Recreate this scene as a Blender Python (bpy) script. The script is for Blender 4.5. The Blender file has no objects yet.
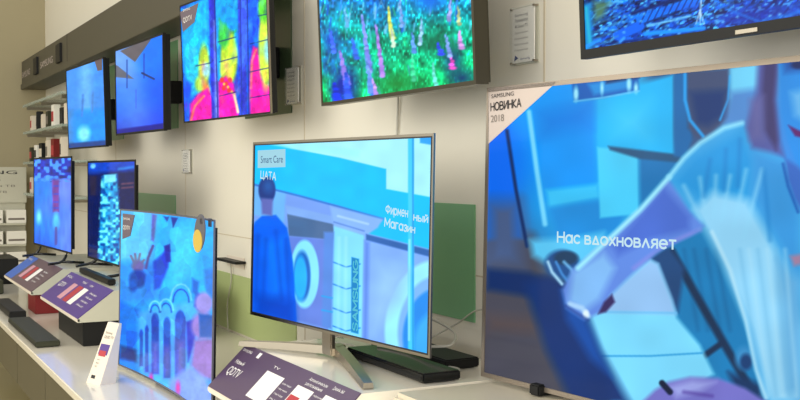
import bpy, bmesh, math, random
import numpy as np
from mathutils import Vector, Matrix
random.seed(4)
SC = bpy.context.scene
COL = SC.collection
# ---------------------------------------------------------------- camera
EYE = 1.65
F = 1050.0
TH = math.atan(555/F); PIT = math.atan(28/F)
FW = np.array([-math.cos(TH)*math.cos(PIT), math.sin(TH)*math.cos(PIT), -math.sin(PIT)])
RT = np.array([math.sin(TH), math.cos(TH), 0.0]); UP = np.cross(RT, FW)
cd = bpy.data.cameras.new('camera'); cam = bpy.data.objects.new('camera', cd); COL.objects.link(cam)
cd.lens = F/800*36; cd.sensor_width = 36; cd.clip_start = .05
m = Matrix.Identity(4)
for i, v in enumerate((RT, UP, -FW)):
    for j in range(3): m[j][i] = v[j]
m.translation = (0, 0, EYE)
cam.matrix_world = m
SC.camera = cam
# ---------------------------------------------------------------- world, lights, exposure
w = bpy.data.worlds.new('world'); SC.world = w; w.use_nodes = True
bg = w.node_tree.nodes['Background']; bg.inputs[0].default_value = (1.0, .975, .90, 1); bg.inputs[1].default_value = 1.0
def area(name, loc, size, sy, power, col, rot=(0, 0, 0)):
    l = bpy.data.lights.new(name, 'AREA'); l.shape = 'RECTANGLE'; l.size = size; l.size_y = sy
    l.energy = power; l.color = col
    o = bpy.data.objects.new(name, l); o.location = loc; o.rotation_euler = rot; COL.objects.link(o)
    return o
area('wall_fill_near', (1.0, -2.4, 2.3), 4.4, 2.0, 240, (1, .97, .91), (math.radians(76), 0, math.radians(35)))  # unseen area light added below ceiling height, turned to brighten the wall
area('wall_fill_far', (-5.0, -3.4, 3.0), 5.0, 2.4, 120, (1, .96, .84), (math.radians(62), 0, math.radians(20)))  # second unseen area light, tilted at the wall as fill
SC.view_settings.view_transform = 'Standard'; SC.view_settings.look = 'None'
SC.view_settings.exposure = 0.0; SC.view_settings.gamma = 1; SC.view_settings.use_curve_mapping = False

# ---------------------------------------------------------------- helpers
def lin(c):
    c = np.asarray(c, float)/255.0
    return np.where(c <= .04045, c/12.92, ((c+.055)/1.055)**2.4)
def mat(name, rgb, rough=.5, metal=0, noise=.0, nscale=8, emit=0, alpha=1, trans=0, coat=0, spec=.5, bump=0):
    M = bpy.data.materials.new(name); M.use_nodes = True
    nt = M.node_tree; b = nt.nodes['Principled BSDF']
    c = list(lin(rgb))+[1]
    b.inputs['Base Color'].default_value = c
    b.inputs['Roughness'].default_value = rough; b.inputs['Metallic'].default_value = metal
    b.inputs['Specular IOR Level'].default_value = spec
    b.inputs['Coat Weight'].default_value = coat; b.inputs['Coat Roughness'].default_value = .05
    b.inputs['Transmission Weight'].default_value = trans; b.inputs['Alpha'].default_value = alpha
    if emit: b.inputs['Emission Color'].default_value = c; b.inputs['Emission Strength'].default_value = emit
    if noise or bump:
        tc = nt.nodes.new('ShaderNodeTexCoord'); n = nt.nodes.new('ShaderNodeTexNoise')
        n.inputs['Scale'].default_value = nscale; n.inputs['Detail'].default_value = 4
        nt.links.new(tc.outputs['Object'], n.inputs['Vector'])
    if noise:
        r = nt.nodes.new('ShaderNodeMix'); r.data_type = 'RGBA'
        r.inputs[6].default_value = [max(0, x*(1-noise)) for x in c[:3]]+[1]
        r.inputs[7].default_value = [min(1, x*(1+noise)) for x in c[:3]]+[1]
        nt.links.new(n.outputs['Fac'], r.inputs[0]); nt.links.new(r.outputs[2], b.inputs['Base Color'])
    if bump:
        bp = nt.nodes.new('ShaderNodeBump'); bp.inputs['Strength'].default_value = bump; bp.inputs['Distance'].default_value = .002
        nt.links.new(n.outputs['Fac'], bp.inputs['Height']); nt.links.new(bp.outputs['Normal'], b.inputs['Normal'])
    return M
MT = dict(
    wall=mat('cream_gloss_panel', (230, 224, 208), .36, noise=.03, nscale=1.5, spec=.4),
    endwall=mat('beige_paint', (160, 150, 120), .7, noise=.04, nscale=2),
    floor=mat('olive_beige_floor', (164, 150, 102), .4, noise=.08, nscale=3),
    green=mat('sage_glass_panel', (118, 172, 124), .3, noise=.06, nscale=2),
    darkgreen=mat('shaded_green_panel', (72, 92, 62), .3, noise=.06, nscale=2),  # darker copy of the sage, television's shade and reflection put into the colour
    steel=mat('steel_trim', (112, 112, 122), .35, .5, noise=.03),
    olive=mat('olive_painted_reflection', (176, 190, 130), .3, noise=.06, nscale=2),  # soft reflection low in the glossy wall, put into a sheet's colour
    fascia=mat('olive_brown_laminate', (74, 70, 56), .5, noise=.06, nscale=5),
    dark=mat('black_plastic', (20, 20, 20), .5, spec=.3, noise=.1, nscale=20),
    gloss=mat('gloss_black_plastic', (16, 18, 20), .12, noise=.05, nscale=20),
    boxgreen=mat('charcoal_plastic', (56, 57, 42), .6, spec=.3, noise=.1, nscale=15),
    silver=mat('silver_metal', (160, 152, 138), .3, 1, noise=.03),
    bronze=mat('taupe_metal', (150, 138, 124), .35, .7, noise=.03),
    greyside=mat('grey_metal', (70, 66, 54), .35, .5, noise=.03),
    white=mat('white_laminate', (236, 228, 210), .18, noise=.02, nscale=3, coat=.3),
    riser=mat('pale_grey_laminate', (196, 194, 176), .35, noise=.03, nscale=4),
    plinth=mat('cream_laminate', (206, 196, 174), .3, noise=.05, nscale=3),
    cabinet=mat('grey_brown_laminate', (84, 78, 62), .4, noise=.07, nscale=6),
    seam=mat('seam_shadow_gap', (60, 55, 45), .8, noise=.05),
    wallseam=mat('wall_joint', (200, 186, 160), .6, noise=.05),
    purple=mat('purple_print', (84, 66, 92), .35, noise=.04),
    paper=mat('white_paper', (240, 236, 226), .6, noise=.02),
    acrylic=mat('clear_acrylic', (235, 240, 238), .05, alpha=.10),
    glass=mat('shelf_glass', (190, 205, 195), .08, alpha=.6),
    red=mat('deep_red_fabric', (120, 14, 18), .5, noise=.1),
    cream=mat('cream_card', (226, 214, 196), .5, noise=.03),
    cable=mat('grey_cable', (188, 184, 170), .4, noise=.03),
    yellow=mat('mustard_card', (196, 168, 70), .5, noise=.05),
    ink=mat('black_ink', (30, 30, 34), .6, noise=.03),
    greyink=mat('grey_ink', (120, 112, 104), .6, noise=.03),
    whiteink=mat('white_ink', (236, 232, 228), .6, noise=.02),
    blueink=mat('blue_ink', (30, 50, 120), .6, noise=.02),
    sticker=mat('taupe_sticker', (190, 176, 168), .5, noise=.03),
    stickerdark=mat('dark_taupe_sticker', (104, 92, 104), .5, noise=.03),
)
def lit_text_mat(name, rgb, s=.9):
    M = mat(name, rgb, .4, noise=0, emit=s); M.node_tree.nodes['Principled BSDF'].inputs['Base Color'].default_value = (.01, .01, .01, 1)
    M.node_tree.nodes['Principled BSDF'].inputs['Specular IOR Level'].default_value = .15; return M
MT['lit_white'] = lit_text_mat('lit_white_caption', (205, 240, 250))
MT['lit_navy'] = lit_text_mat('lit_navy_caption', (24, 70, 130))
MT['lit_pale'] = lit_text_mat('lit_cyan_caption', (80, 200, 225))
MT['lit_box'] = lit_text_mat('lit_pale_caption', (165, 222, 240))
def att_mat(name, emissive):
    M = bpy.data.materials.new(name); M.use_nodes = True; nt = M.node_tree; b = nt.nodes['Principled BSDF']
    a = nt.nodes.new('ShaderNodeAttribute'); a.attribute_name = 'picture'
    if emissive:
        b.inputs['Base Color'].default_value = (.006, .006, .007, 1); b.inputs['Roughness'].default_value = .13; b.inputs['Specular IOR Level'].default_value = .06
        nt.links.new(a.outputs['Color'], b.inputs['Emission Color']); b.inputs['Emission Strength'].default_value = 1.28
    else:
        nt.links.new(a.outputs['Color'], b.inputs['Base Color']); b.inputs['Roughness'].default_value = .4
    return M
MT['screen'] = att_mat('lit_screen', True)
MT['print'] = att_mat('printed_panel', False)

class MB:
    def __init__(s): s.bm = bmesh.new()
    def box(s, x0, x1, y0, y1, z0, z1, bev=0):
        r = bmesh.ops.create_cube(s.bm, size=1)
        vs = r['verts']
        for v in vs:
            v.co = Vector(((x0+x1)/2+v.co.x*(x1-x0), (y0+y1)/2+v.co.y*(y1-y0), (z0+z1)/2+v.co.z*(z1-z0)))
        if bev:
            es = list({e for v in vs for e in v.link_edges})
            bmesh.ops.bevel(s.bm, geom=es, offset=bev, segments=2, affect='EDGES')
        return s
    def prism(s, pts, axis, a, b):
        """pts: closed outline in the two other axes, extruded along axis from a to b"""
        def P(p, t):
            return {'x': (t, p[0], p[1]), 'y': (p[0], t, p[1]), 'z': (p[0], p[1], t)}[axis]
        v0 = [s.bm.verts.new(P(p, a)) for p in pts]; v1 = [s.bm.verts.new(P(p, b)) for p in pts]
        s.bm.faces.new(v0); s.bm.faces.new(v1[::-1])
        n = len(pts)
        for i in range(n): s.bm.faces.new((v0[i], v1[i], v1[(i+1) % n], v0[(i+1) % n]))
        return s
    def tube(s, pts, r, seg=10, squash=1.0, close=False):
        pts = [Vector(p) for p in pts]; rings = []
        n = len(pts)
        for i, p in enumerate(pts):
            if close: t = pts[(i+1) % n]-pts[i-1]
            else: t = pts[min(i+1, n-1)]-pts[max(i-1, 0)]
            t.normalize(); up = Vector((0, 0, 1)) if abs(t.z) < .9 else Vector((0, 1, 0))
            a = t.cross(up).normalized(); b = a.cross(t)
            rr = r[i] if isinstance(r, (list, tuple)) else r
            rings.append([s.bm.verts.new(p+a*math.cos(k*2*math.pi/seg)*rr+b*math.sin(k*2*math.pi/seg)*rr*squash) for k in range(seg)])
        for i in range(n if close else n-1):
            A, B = rings[i], rings[(i+1) % n]
            for k in range(seg): s.bm.faces.new((A[k], A[(k+1) % seg], B[(k+1) % seg], B[k]))
        if not close:
            s.bm.faces.new(rings[0][::-1]); s.bm.faces.new(rings[-1])
        return s
    def build(s, name, m, parent=None, smooth=False, local=None):
        bmesh.ops.recalc_face_normals(s.bm, faces=s.bm.faces)
        me = bpy.data.meshes.new(name); s.bm.to_mesh(me); s.bm.free(); me.materials.append(m)
        if smooth:
            for p in me.polygons: p.use_smooth = True
        return link(name, me, parent, local)
def link(name, me, parent=None, local=None):
    o = bpy.data.objects.new(name, me); COL.objects.link(o)
    if parent: o.parent = parent
    if local is not None: o.matrix_local = local
    return o
def tag(o, label=None, cat=None, group=None, kind=None):
    if label: o['label'] = label
    if cat: o['category'] = cat
    if group: o['group'] = group
    if kind: o['kind'] = kind
    return o
def empty(name, loc, rz, label, cat, group=None):
    o = bpy.data.objects.new(name, None); COL.objects.link(o); o.location = loc; o.rotation_euler = (0, 0, rz)
    o.empty_display_size = .05
    return tag(o, label, cat, group)
def spline(pts, n=8):
    P = [Vector(p) for p in pts]; out = []
    for i in range(len(P)-1):
        p0 = P[max(i-1, 0)]; p1 = P[i]; p2 = P[i+1]; p3 = P[min(i+2, len(P)-1)]
        for k in range(n):
            t = k/n
            out.append(.5*((2*p1)+(-p0+p2)*t+(2*p0-5*p1+4*p2-p3)*t*t+(-p0+3*p1-3*p2+p3)*t**3))
    out.append(P[-1]); return out
def text_mesh(s):
    cu = bpy.data.curves.new('t', 'FONT'); cu.body = s; cu.size = 1; cu.extrude = .0; cu.resolution_u = 4; cu.offset = 0
    o = bpy.data.objects.new('t', cu); COL.objects.link(o)
    dg = bpy.context.evaluated_depsgraph_get()
    me = bpy.data.meshes.new_from_object(o.evaluated_get(dg))
    bpy.data.objects.remove(o); bpy.data.curves.remove(cu)
    return me
def caption(name, s, parent, origin, right, up, m, width=None, height=None, lift=.0012, bold=0):
    """flat lettering in the parent's frame: baseline start, right and up vectors; thin raised letters"""
    me = text_mesh(s)
    co = np.empty(len(me.vertices)*3); me.vertices.foreach_get('co', co); co = co.reshape(-1, 3)
    x0, x1 = co[:, 0].min(), co[:, 0].max(); y0, y1 = co[:, 1].min(), co[:, 1].max()
    right = Vector(right).normalized(); up = Vector(up).normalized(); n = right.cross(up)
    sx = (width/(x1-x0)) if width else height/.7
    sy = height/.7 if height else sx
    o = Vector(origin)+n*lift
    new = np.array([(o+right*float((c[0]-x0)*sx)+up*float(c[1]*sy))[:] for c in co])
    me.vertices.foreach_set('co', new.ravel()); me.materials.clear(); me.materials.append(m)
    me.name = name
    return link(name, me, parent)

def arc(cx, cy, rx, ry, a0, a1, n=14):
    return [(cx+rx*math.cos(math.radians(a0+(a1-a0)*k/n)), cy+ry*math.sin(math.radians(a0+(a1-a0)*k/n))) for k in range(n+1)]
B_ = [(0, 0), (0, 1), (.5, 1), (.7, .9), (.74, .75), (.68, .6), (.5, .53), (0, .53), (.55, .53), (.78, .43), (.84, .26), (.76, .08), (.55, 0), (0, 0)]
GL = {'о': (1, [arc(.5, .5, .5, .5, 0, 360, 20)]), 'с': (.88, [arc(.5, .5, .5, .5, 48, 312)]), 'а': (1, [arc(.48, .5, .48, .5, 0, 360, 20), [(.98, 0), (.98, 1)]]),
      'е': (1, [[(0, .52), (1, .52)], arc(.5, .5, .5, .5, 0, 312)]), 'в': (.84, [B_]), 'д': (.95, [[(.04, .03), (.475, 1), (.91, .03), (.04, .03)]]), 'л': (.9, [[(0, 0), (.45, 1), (.9, 0)]]),
      'х': (.8, [[(0, 0), (.8, 1)], [(0, 1), (.8, 0)]]), 'н': (.8, [[(0, 0), (0, 1)], [(.8, 0), (.8, 1)], [(0, .52), (.8, .52)]]), 'т': (.8, [[(0, 1), (.8, 1)], [(.4, 1), (.4, 0)]]),
      'я': (.78, [[(.78, 0), (.78, 1), (.3, 1), (.12, .9), (.06, .72), (.14, .54), (.3, .46), (.78, .46)], [(.4, .46), (.02, 0)]]), 'и': (.8, [[(0, 1), (0, 0), (.8, 1), (.8, 0)]]),
      'й': (.8, [[(0, 1), (0, 0), (.8, 1), (.8, 0)], [(.2, 1.35), (.4, 1.2), (.6, 1.35)]]), 'м': (1, [[(0, 0), (0, 1), (.5, .25), (1, 1), (1, 0)]]),
      'р': (1, [[(0, -.4), (0, 1)], arc(.5, .5, .5, .5, 0, 360, 20)]), 'ф': (1.2, [[(.6, 0), (.6, 1)], arc(.6, .54, .58, .34, 0, 360, 20)]),
      'ы': (1.1, [[(0, 1), (0, 0), (.5, 0), (.7, .14), (.7, .4), (.5, .54), (0, .54)], [(1.1, 0), (1.1, 1)]]), 'г': (.6, [[(0, 0), (0, 1), (.6, 1)]]),
      'з': (.7, [[(0, .85), (.2, 1), (.5, 1), (.66, .85), (.6, .6), (.3, .53), (.62, .44), (.7, .22), (.52, 0), (.18, 0), (0, .14)]]),
      'к': (.75, [[(0, 0), (0, 1)], [(.72, 1), (0, .48), (.75, 0)]]), 'ц': (.9, [[(0, 1), (0, 0), (.9, 0), (.9, -.2)], [(.75, 1), (.75, 0)]]), 'п': (.8, [[(0, 0), (0, 1), (.8, 1), (.8, 0)]]),
      's': (.75, [[(.72, .84), (.55, 1), (.2, 1), (.03, .86), (.05, .64), (.3, .53), (.62, .44), (.74, .24), (.6, 0), (.2, 0), (.02, .16)]]),
      'u': (.8, [[(0, 1), (0, .25), (.2, 0), (.6, 0), (.8, .25), (.8, 1)]]), 'g': (.95, [arc(.5, .5, .5, .5, 50, 340)+[(.97, .45), (.55, .45)]]),
      'n': (.8, [[(0, 0), (0, 1), (.8, 0), (.8, 1)]]), 'A': (.9, [[(0, 0), (.45, 1), (.9, 0)], [(.18, .33), (.72, .33)]])}
GL['m'] = GL['м']
def stroke_caption(name, s, parent, origin, right, up, m, width, height, lift=.0012, weight=.15):
    # geometric sans lettering made of flat strokes, as on the screens; capital height = height
    right = Vector(right).normalized(); up = Vector(up).normalized(); n = right.cross(up); segs = []; x = 0
    for ch in s:
        if ch == ' ': x += .55; continue
        if ch == ch.upper() and ch != ch.lower():
            key, k = ('A' if ch in 'AА' else ch.lower()), 1.36
        else: key, k = ch, 1.0
        w_, st = GL[key]
        for pl_ in st: segs.append([(x+p[0]*k, p[1]*k) for p in pl_])
        x += w_*k+.34
    tot = x-.34; sx = width/tot; sy = height/1.36; b = bmesh.new(); o = Vector(origin)+n*lift; hw = weight/2
    for pl_ in segs:
        for (ax, ay), (bx, by) in zip(pl_, pl_[1:]):
            dx, dy = bx-ax, by-ay; L_ = math.hypot(dx, dy); dx /= L_; dy /= L_
            q = [(ax-dx*hw*.7-dy*hw, ay-dy*hw*.7+dx*hw), (ax-dx*hw*.7+dy*hw, ay-dy*hw*.7-dx*hw), (bx+dx*hw*.7+dy*hw, by+dy*hw*.7-dx*hw), (bx+dx*hw*.7-dy*hw, by+dy*hw*.7+dx*hw)]
            b.faces.new([b.verts.new(o+right*(px*sx)+up*(py*sy)) for px, py in q])
    me = bpy.data.meshes.new(name); b.to_mesh(me); b.free(); me.materials.append(m)
    return link(name, me, parent)

# ---------------------------------------------------------------- painter: artwork for screens and prints
def proj(P):
    P = P-np.array([0, 0, EYE]); z = P@FW
    return 400+F*(P@RT)/z, 200-F*(P@UP)/z
def hashn(ix, iy, seed):
    h = (ix*374761393+iy*668265263+seed*974711) & 0x7fffffff
    h = ((h ^ (h >> 13))*1274126177) & 0x7fffffff
    return ((h ^ (h >> 16)) & 0xffff)/65535.0
def vnoise(x, y, s, seed=0, sy=None):
    x = x/s; y = y/(sy or s)
    ix = np.floor(x).astype(np.int64); iy = np.floor(y).astype(np.int64); fx = x-ix; fy = y-iy
    fx = fx*fx*(3-2*fx); fy = fy*fy*(3-2*fy)
    a = hashn(ix, iy, seed); b = hashn(ix+1, iy, seed); c = hashn(ix, iy+1, seed); d = hashn(ix+1, iy+1, seed)
    return (a*(1-fx)+b*fx)*(1-fy)+(c*(1-fx)+d*fx)*fy
class Art:
    def __init__(s, X, Y): s.X = X; s.Y = Y; s.C = np.zeros((len(X), 3))
    def mix(s, a, col):
        a = np.clip(a, 0, 1)[:, None]; s.C = s.C*(1-a)+np.asarray(col, float)*a
    def fill(s, col): s.C[:] = col
    def grad(s, samples, sig):
        W = np.zeros(len(s.X))+1e-12; A = np.zeros_like(s.C)
        for x, y, c in samples:
            d = np.exp(-((s.X-x)**2+(s.Y-y)**2)/(2*sig*sig))+1e-9/(1+(s.X-x)**2+(s.Y-y)**2)
            W += d; A += d[:, None]*np.array(c, float)
        s.C = A/W[:, None]
    def sdf(s, pts):
        X, Y = s.X, s.Y; n = len(pts); d = np.full(len(X), 1e9); inside = np.zeros(len(X), bool)
        for i in range(n):
            ax, ay = pts[i]; bx, by = pts[(i+1) % n]
            ex, ey = bx-ax, by-ay; t = np.clip(((X-ax)*ex+(Y-ay)*ey)/(ex*ex+ey*ey+1e-9), 0, 1)
            d = np.minimum(d, np.hypot(X-ax-t*ex, Y-ay-t*ey))
            if ay != by:
                c = ((ay > Y) != (by > Y)) & (X < (bx-ax)*(Y-ay)/(by-ay)+ax); inside ^= c
        return np.where(inside, -d, d)
    def poly(s, pts, col, soft=1.0, a=1.0): s.mix((.5-s.sdf(pts)/soft)*a, col)
    def ell(s, cx, cy, rx, ry, col, soft=1.0, a=1.0, ang=0):
        c, q = math.cos(ang), math.sin(ang); dx = s.X-cx; dy = s.Y-cy
        u = (dx*c+dy*q)/rx; v = (-dx*q+dy*c)/ry
        d = (np.hypot(u, v)-1)*min(rx, ry); s.mix((.5-d/soft)*a, col)
    def line(s, pts, wd, col, soft=1.0, a=1.0):
        d = np.full(len(s.X), 1e9)
        for i in range(len(pts)-1):
            ax, ay = pts[i]; bx, by = pts[i+1]; ex, ey = bx-ax, by-ay
            t = np.clip(((s.X-ax)*ex+(s.Y-ay)*ey)/(ex*ex+ey*ey+1e-9), 0, 1)
            d = np.minimum(d, np.hypot(s.X-ax-t*ex, s.Y-ay-t*ey))
        s.mix((.5-(d-wd/2)/soft)*a, col)
    def cells(s, sx, sy, amt, seed=0, hue=0):
        gx = np.floor(s.X/sx).astype(np.int64); gy = np.floor(s.Y/sy).astype(np.int64); best = np.full(len(s.X), 1e9); val = np.zeros(len(s.X)); v2 = val.copy()
        for i in (-1, 0, 1):
            for j in (-1, 0, 1):
                cx = (gx+i+hashn(gx+i, gy+j, seed))*sx; cy = (gy+j+hashn(gx+i, gy+j, seed+5))*sy
                d = ((s.X-cx)/sx)**2+((s.Y-cy)/sy)**2; k = d < best; best = np.where(k, d, best)
                val = np.where(k, hashn(gx+i, gy+j, seed+9), val); v2 = np.where(k, hashn(gx+i, gy+j, seed+13), v2)
        s.C = np.clip(s.C*(1+(val[:, None]-.5)*amt)+(v2[:, None]-.5)*hue*np.array([.3, 1, .2]), 0, 255)
    def noise(s, scale, amt, seed=0, sy=None):
        s.C = np.clip(s.C*(1+(vnoise(s.X, s.Y, scale, seed, sy)[:, None]-.5)*amt), 0, 255)
def grid_picture(name, W, H, nx, ny, wfn, lfn, paint, m, parent):
    """lfn(u,v)->local xyz arrays on the sheet; the artwork is evaluated per vertex"""
    u, v = np.meshgrid(np.linspace(0, 1, nx+1), np.linspace(0, 1, ny+1)); u = u.ravel(); v = v.ravel()
    L = lfn(u, v)
    wm = np.array(wfn)
    Wd = L@wm[:3, :3].T+wm[:3, 3]
    X, Y = proj(Wd)
    a = Art(X, Y); paint(a)
    me = bpy.data.meshes.new(name)
    i = np.arange(nx)[None, :]+np.arange(ny)[:, None]*(nx+1); i = i.ravel()
    f = np.stack([i, i+1, i+nx+2, i+nx+1], 1)
    me.vertices.add(len(L)); me.vertices.foreach_set('co', L.ravel())
    me.loops.add(f.size); me.loops.foreach_set('vertex_index', f.ravel())
    me.polygons.add(len(f)); me.polygons.foreach_set('loop_start', np.arange(len(f))*4)
    me.update(calc_edges=True)
    at = me.color_attributes.new('picture', 'FLOAT_COLOR', 'POINT')
    c = np.ones((len(L), 4)); g_ = a.C.mean(1, keepdims=True); c[:, :3] = lin(np.clip(g_+(a.C-g_)*1.10, 0, 255)); at.data.foreach_set('color', c.ravel().astype(np.float32))
    me.materials.append(m)
    return link(name, me, parent)

# ================================================================ the room
WY = 1.88; XE = -11.53
def struct(name, mb, m): return tag(mb.build(name, m), kind='structure')
struct('floor', MB().box(XE-.1, 3.5, -4.5, WY+.1, -.1, 0), MT['floor'])
struct('wall_back', MB().box(XE, 3.5, WY, WY+.1, 0, 4.4), MT['wall'])
struct('wall_left', MB().box(XE-.1, XE, -4.5, WY+.1, 0, 4.4), MT['endwall'])
b = MB()
for x in (-10.2, -8.32, -6.42, -4.50, -2.62, -.75): b.box(x-.004, x+.004, WY-.0015, WY+.001, .3, 2.5)
for z in (1.30,): b.box(XE, 3.4, WY-.0012, WY+.001, z-.0025, z+.0025)
struct('trim_1', b, MT['wallseam'])
# sage glass panels set on the wall, one tall and one low per bay; olive and dark ones hold painted reflection
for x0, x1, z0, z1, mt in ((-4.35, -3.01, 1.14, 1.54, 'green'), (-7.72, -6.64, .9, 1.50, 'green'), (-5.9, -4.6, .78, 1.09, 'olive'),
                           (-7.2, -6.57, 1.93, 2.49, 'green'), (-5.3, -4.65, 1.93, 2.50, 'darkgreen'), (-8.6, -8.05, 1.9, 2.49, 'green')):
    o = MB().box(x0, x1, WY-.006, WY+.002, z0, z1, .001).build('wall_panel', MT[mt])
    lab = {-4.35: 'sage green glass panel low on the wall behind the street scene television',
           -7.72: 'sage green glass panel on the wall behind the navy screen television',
           -5.9: 'olive sheet painted as a reflection low on the wall behind the arches television',
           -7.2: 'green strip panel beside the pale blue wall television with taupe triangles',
           -5.3: 'green strip panel with painted-in shade beside the rainbow coloured wall television',
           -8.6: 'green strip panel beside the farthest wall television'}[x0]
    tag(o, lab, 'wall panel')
# fascia: long dark box above the televisions
fa = empty('fascia', (-5, 1.64, 2.51), 0, 'long dark olive-brown fascia box running above the wall televisions', 'fascia')
MB().box(XE+5.005, .55, 0, WY-1.643, 0, .285, .004).build('panel', MT['fascia'], fa)
MB().box(XE+5.005, .55, -.012, .01, -.006, .05, .003).build('lower_lip', MT['fascia'], fa)
b = MB()
for x in (-9.0,): b.box(x+5-.005, x+5+.005, -.002, .004, .05, .283)
b.build('joint', MT['seam'], fa)
for x in (-10.55, -9.33):
    MB().box(x+5-.10, x+5+.10, -.02, .002, .075, .235, .003).build('black_bar', MT['dark'], fa)
for x, t, wd in ((-11.48, 'SAMSUNG', .62), (-10.33, 'SAMSUNG', .78)):
    caption('lettering', t, fa, (x+5, -.002, .11), (1, 0, 0), (0, 0, 1), MT['sticker'], wd*.85, .06)

# ---------------------------------------------------------------- counter
CZ = .77
ct = empty('display_counter', (-4.5, .80, .50), 0, 'long white-topped display counter with dark grey-brown fronts', 'counter')
X0, X1 = -9.6+4.5, 1.5+4.5
MB().box(X0, X1, .0, WY-.8-.004, .235, .27, .004).build('worktop', MT['white'], ct)
MB().box(X0+.02, X1-.02, .03, WY-.8-.01, 0, .235).build('carcass', MT['cabinet'], ct)
MB().box(X0+.3, X1-.3, .62, .95, -.5, 0).build('plinth_base', MT['cabinet'], ct)
x = X0+.03
while x < X1-.3:
    x2 = min(x+.9, X1-.02)
    MB().box(x+.004, x2-.004, .012, .03, .004, .226, .002).build('drawer_front', MT['cabinet'], ct)
    x = x2

# ---------------------------------------------------------------- televisions
def television(name, x, y, z, yaw, tilt, W, H, paint, nx, ny, label, base='wall', group=None, bez=.012, depth=.045,
               frame='bronze', curve=0, mount=None, side=None, bottom=None):
    yaw = math.radians(yaw); tl = math.radians(tilt)
    root = empty(name, (x, y, z), yaw, label, 'television', group)
    tilt_m = Matrix.Rotation(tl, 4, 'X')
    wm = Matrix.Translation((x, y, z)) @ Matrix.Rotation(yaw, 4, 'Z') @ tilt_m
    bt = bottom or bez
    def cy(xx):                                   # curve of the panel: ends nearer the viewer
        return curve*(1-((xx/W)*2-1)**2) if curve else 0.0
    N = 24 if curve else 1
    def slab(x0, x1, z0, z1, ya, yb):
        b = MB(); n = max(1, int(N*(x1-x0)/W+.5)) if curve else 1
        xs = [x0+(x1-x0)*i/n for i in range(n+1)]
        pts = [(q, ya+cy(q)) for q in xs]+[(q, yb+cy(q)) for q in xs[::-1]]
        b.prism(pts, 'z', z0, z1); return b
    thin = base == 'stand'
    q = .03 if thin else bez*.5
    bc = slab(q, W-q, q if thin else bt*.5, H-q, .005 if thin else .010, depth*.7 if thin else depth)
    if thin:
        me = bpy.data.meshes.new('q'); s = slab(W*.2, W*.8, H*.08, H*.6, depth*.6, depth+.02); s.bm.to_mesh(me); s.bm.free(); bc.bm.from_mesh(me); bpy.data.meshes.remove(me)
    bc.build('back_cover', MT['dark' if frame != 'greyside' else 'greyside'], root, local=tilt_m)
    b = MB()
    for a in ((0, W, 0, bt), (0, W, H-bez, H), (0, bez, bt, H-bez), (W-bez, W, bt, H-bez)):
        s = slab(*a, 0, (.006 if thin else .020) if frame != 'greyside' else depth*.8)
        me = bpy.data.meshes.new('q'); s.bm.to_mesh(me); s.bm.free(); b.bm.from_mesh(me); bpy.data.meshes.remove(me)
    b.build('bezel', MT[frame], root, local=tilt_m)
    def lfn(u, v):
        xx = bez+u*(W-2*bez)
        yy = .003+(curve*(1-((xx/W)*2-1)**2) if curve else 0*xx)
        return np.stack([xx, yy+0*xx, bt+v*(H-bez-bt)], 1)
    scr = grid_picture('screen', W, H, nx, ny, wm, lfn, paint, MT['screen'], root)
    scr.matrix_local = tilt_m
    if base == 'wall':
        rear = WY-y
        MB().box(W*.30, W*.58, depth-.002, depth+.03, H*.25, H*.70, .004).build('mounting_plate', MT['dark'], root)
        MB().box(W*.36, W*.46, depth+.02, rear-.002-math.sin(yaw)*W*.5-.0, H*.35, H*.60, .004).build('wall_arm', MT['dark'], root)
    root['W'] = W
    inv = wm.inverted()
    def at(px, py, dy=.003):                      # point of the artwork on the screen plane, local to the screen
        d = Vector(FW+RT*(px-400)/F-UP*(py-200)/F); o = inv @ Vector((0, 0, EYE)); dl = inv.to_3x3() @ d
        t = (dy-o.y)/dl.y; return o+dl*t
    del root['W']
    return root, scr, at, tilt_m
def write(scr, at, s, pl, pr, hpx, m, name='caption', lift=.0015, width=True):
    A = at(*pl); B = at(*pr); d = (B-A); up = Vector((0, 0, 1)); up = (up-up.dot(d.normalized())*d.normalized()).normalized()
    h = (at(pl[0], pl[1]-hpx)-A).length
    if all(c == ' ' or c.lower() in GL or c == 'А' for c in s): return stroke_caption(name, s, scr, A, d, up, m, d.length, h, lift, .25)
    return caption(name, s, scr, A, d, up, m, d.length if width else None, h, lift)
def flat_poly(scr, at, pts, m, name, thick=.001, y=.003):
    P = [at(*p) for p in pts]
    return MB().prism([(p.x, p.z) for p in P], 'y', y-thick, y-.0003).build(name, m, scr)

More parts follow.
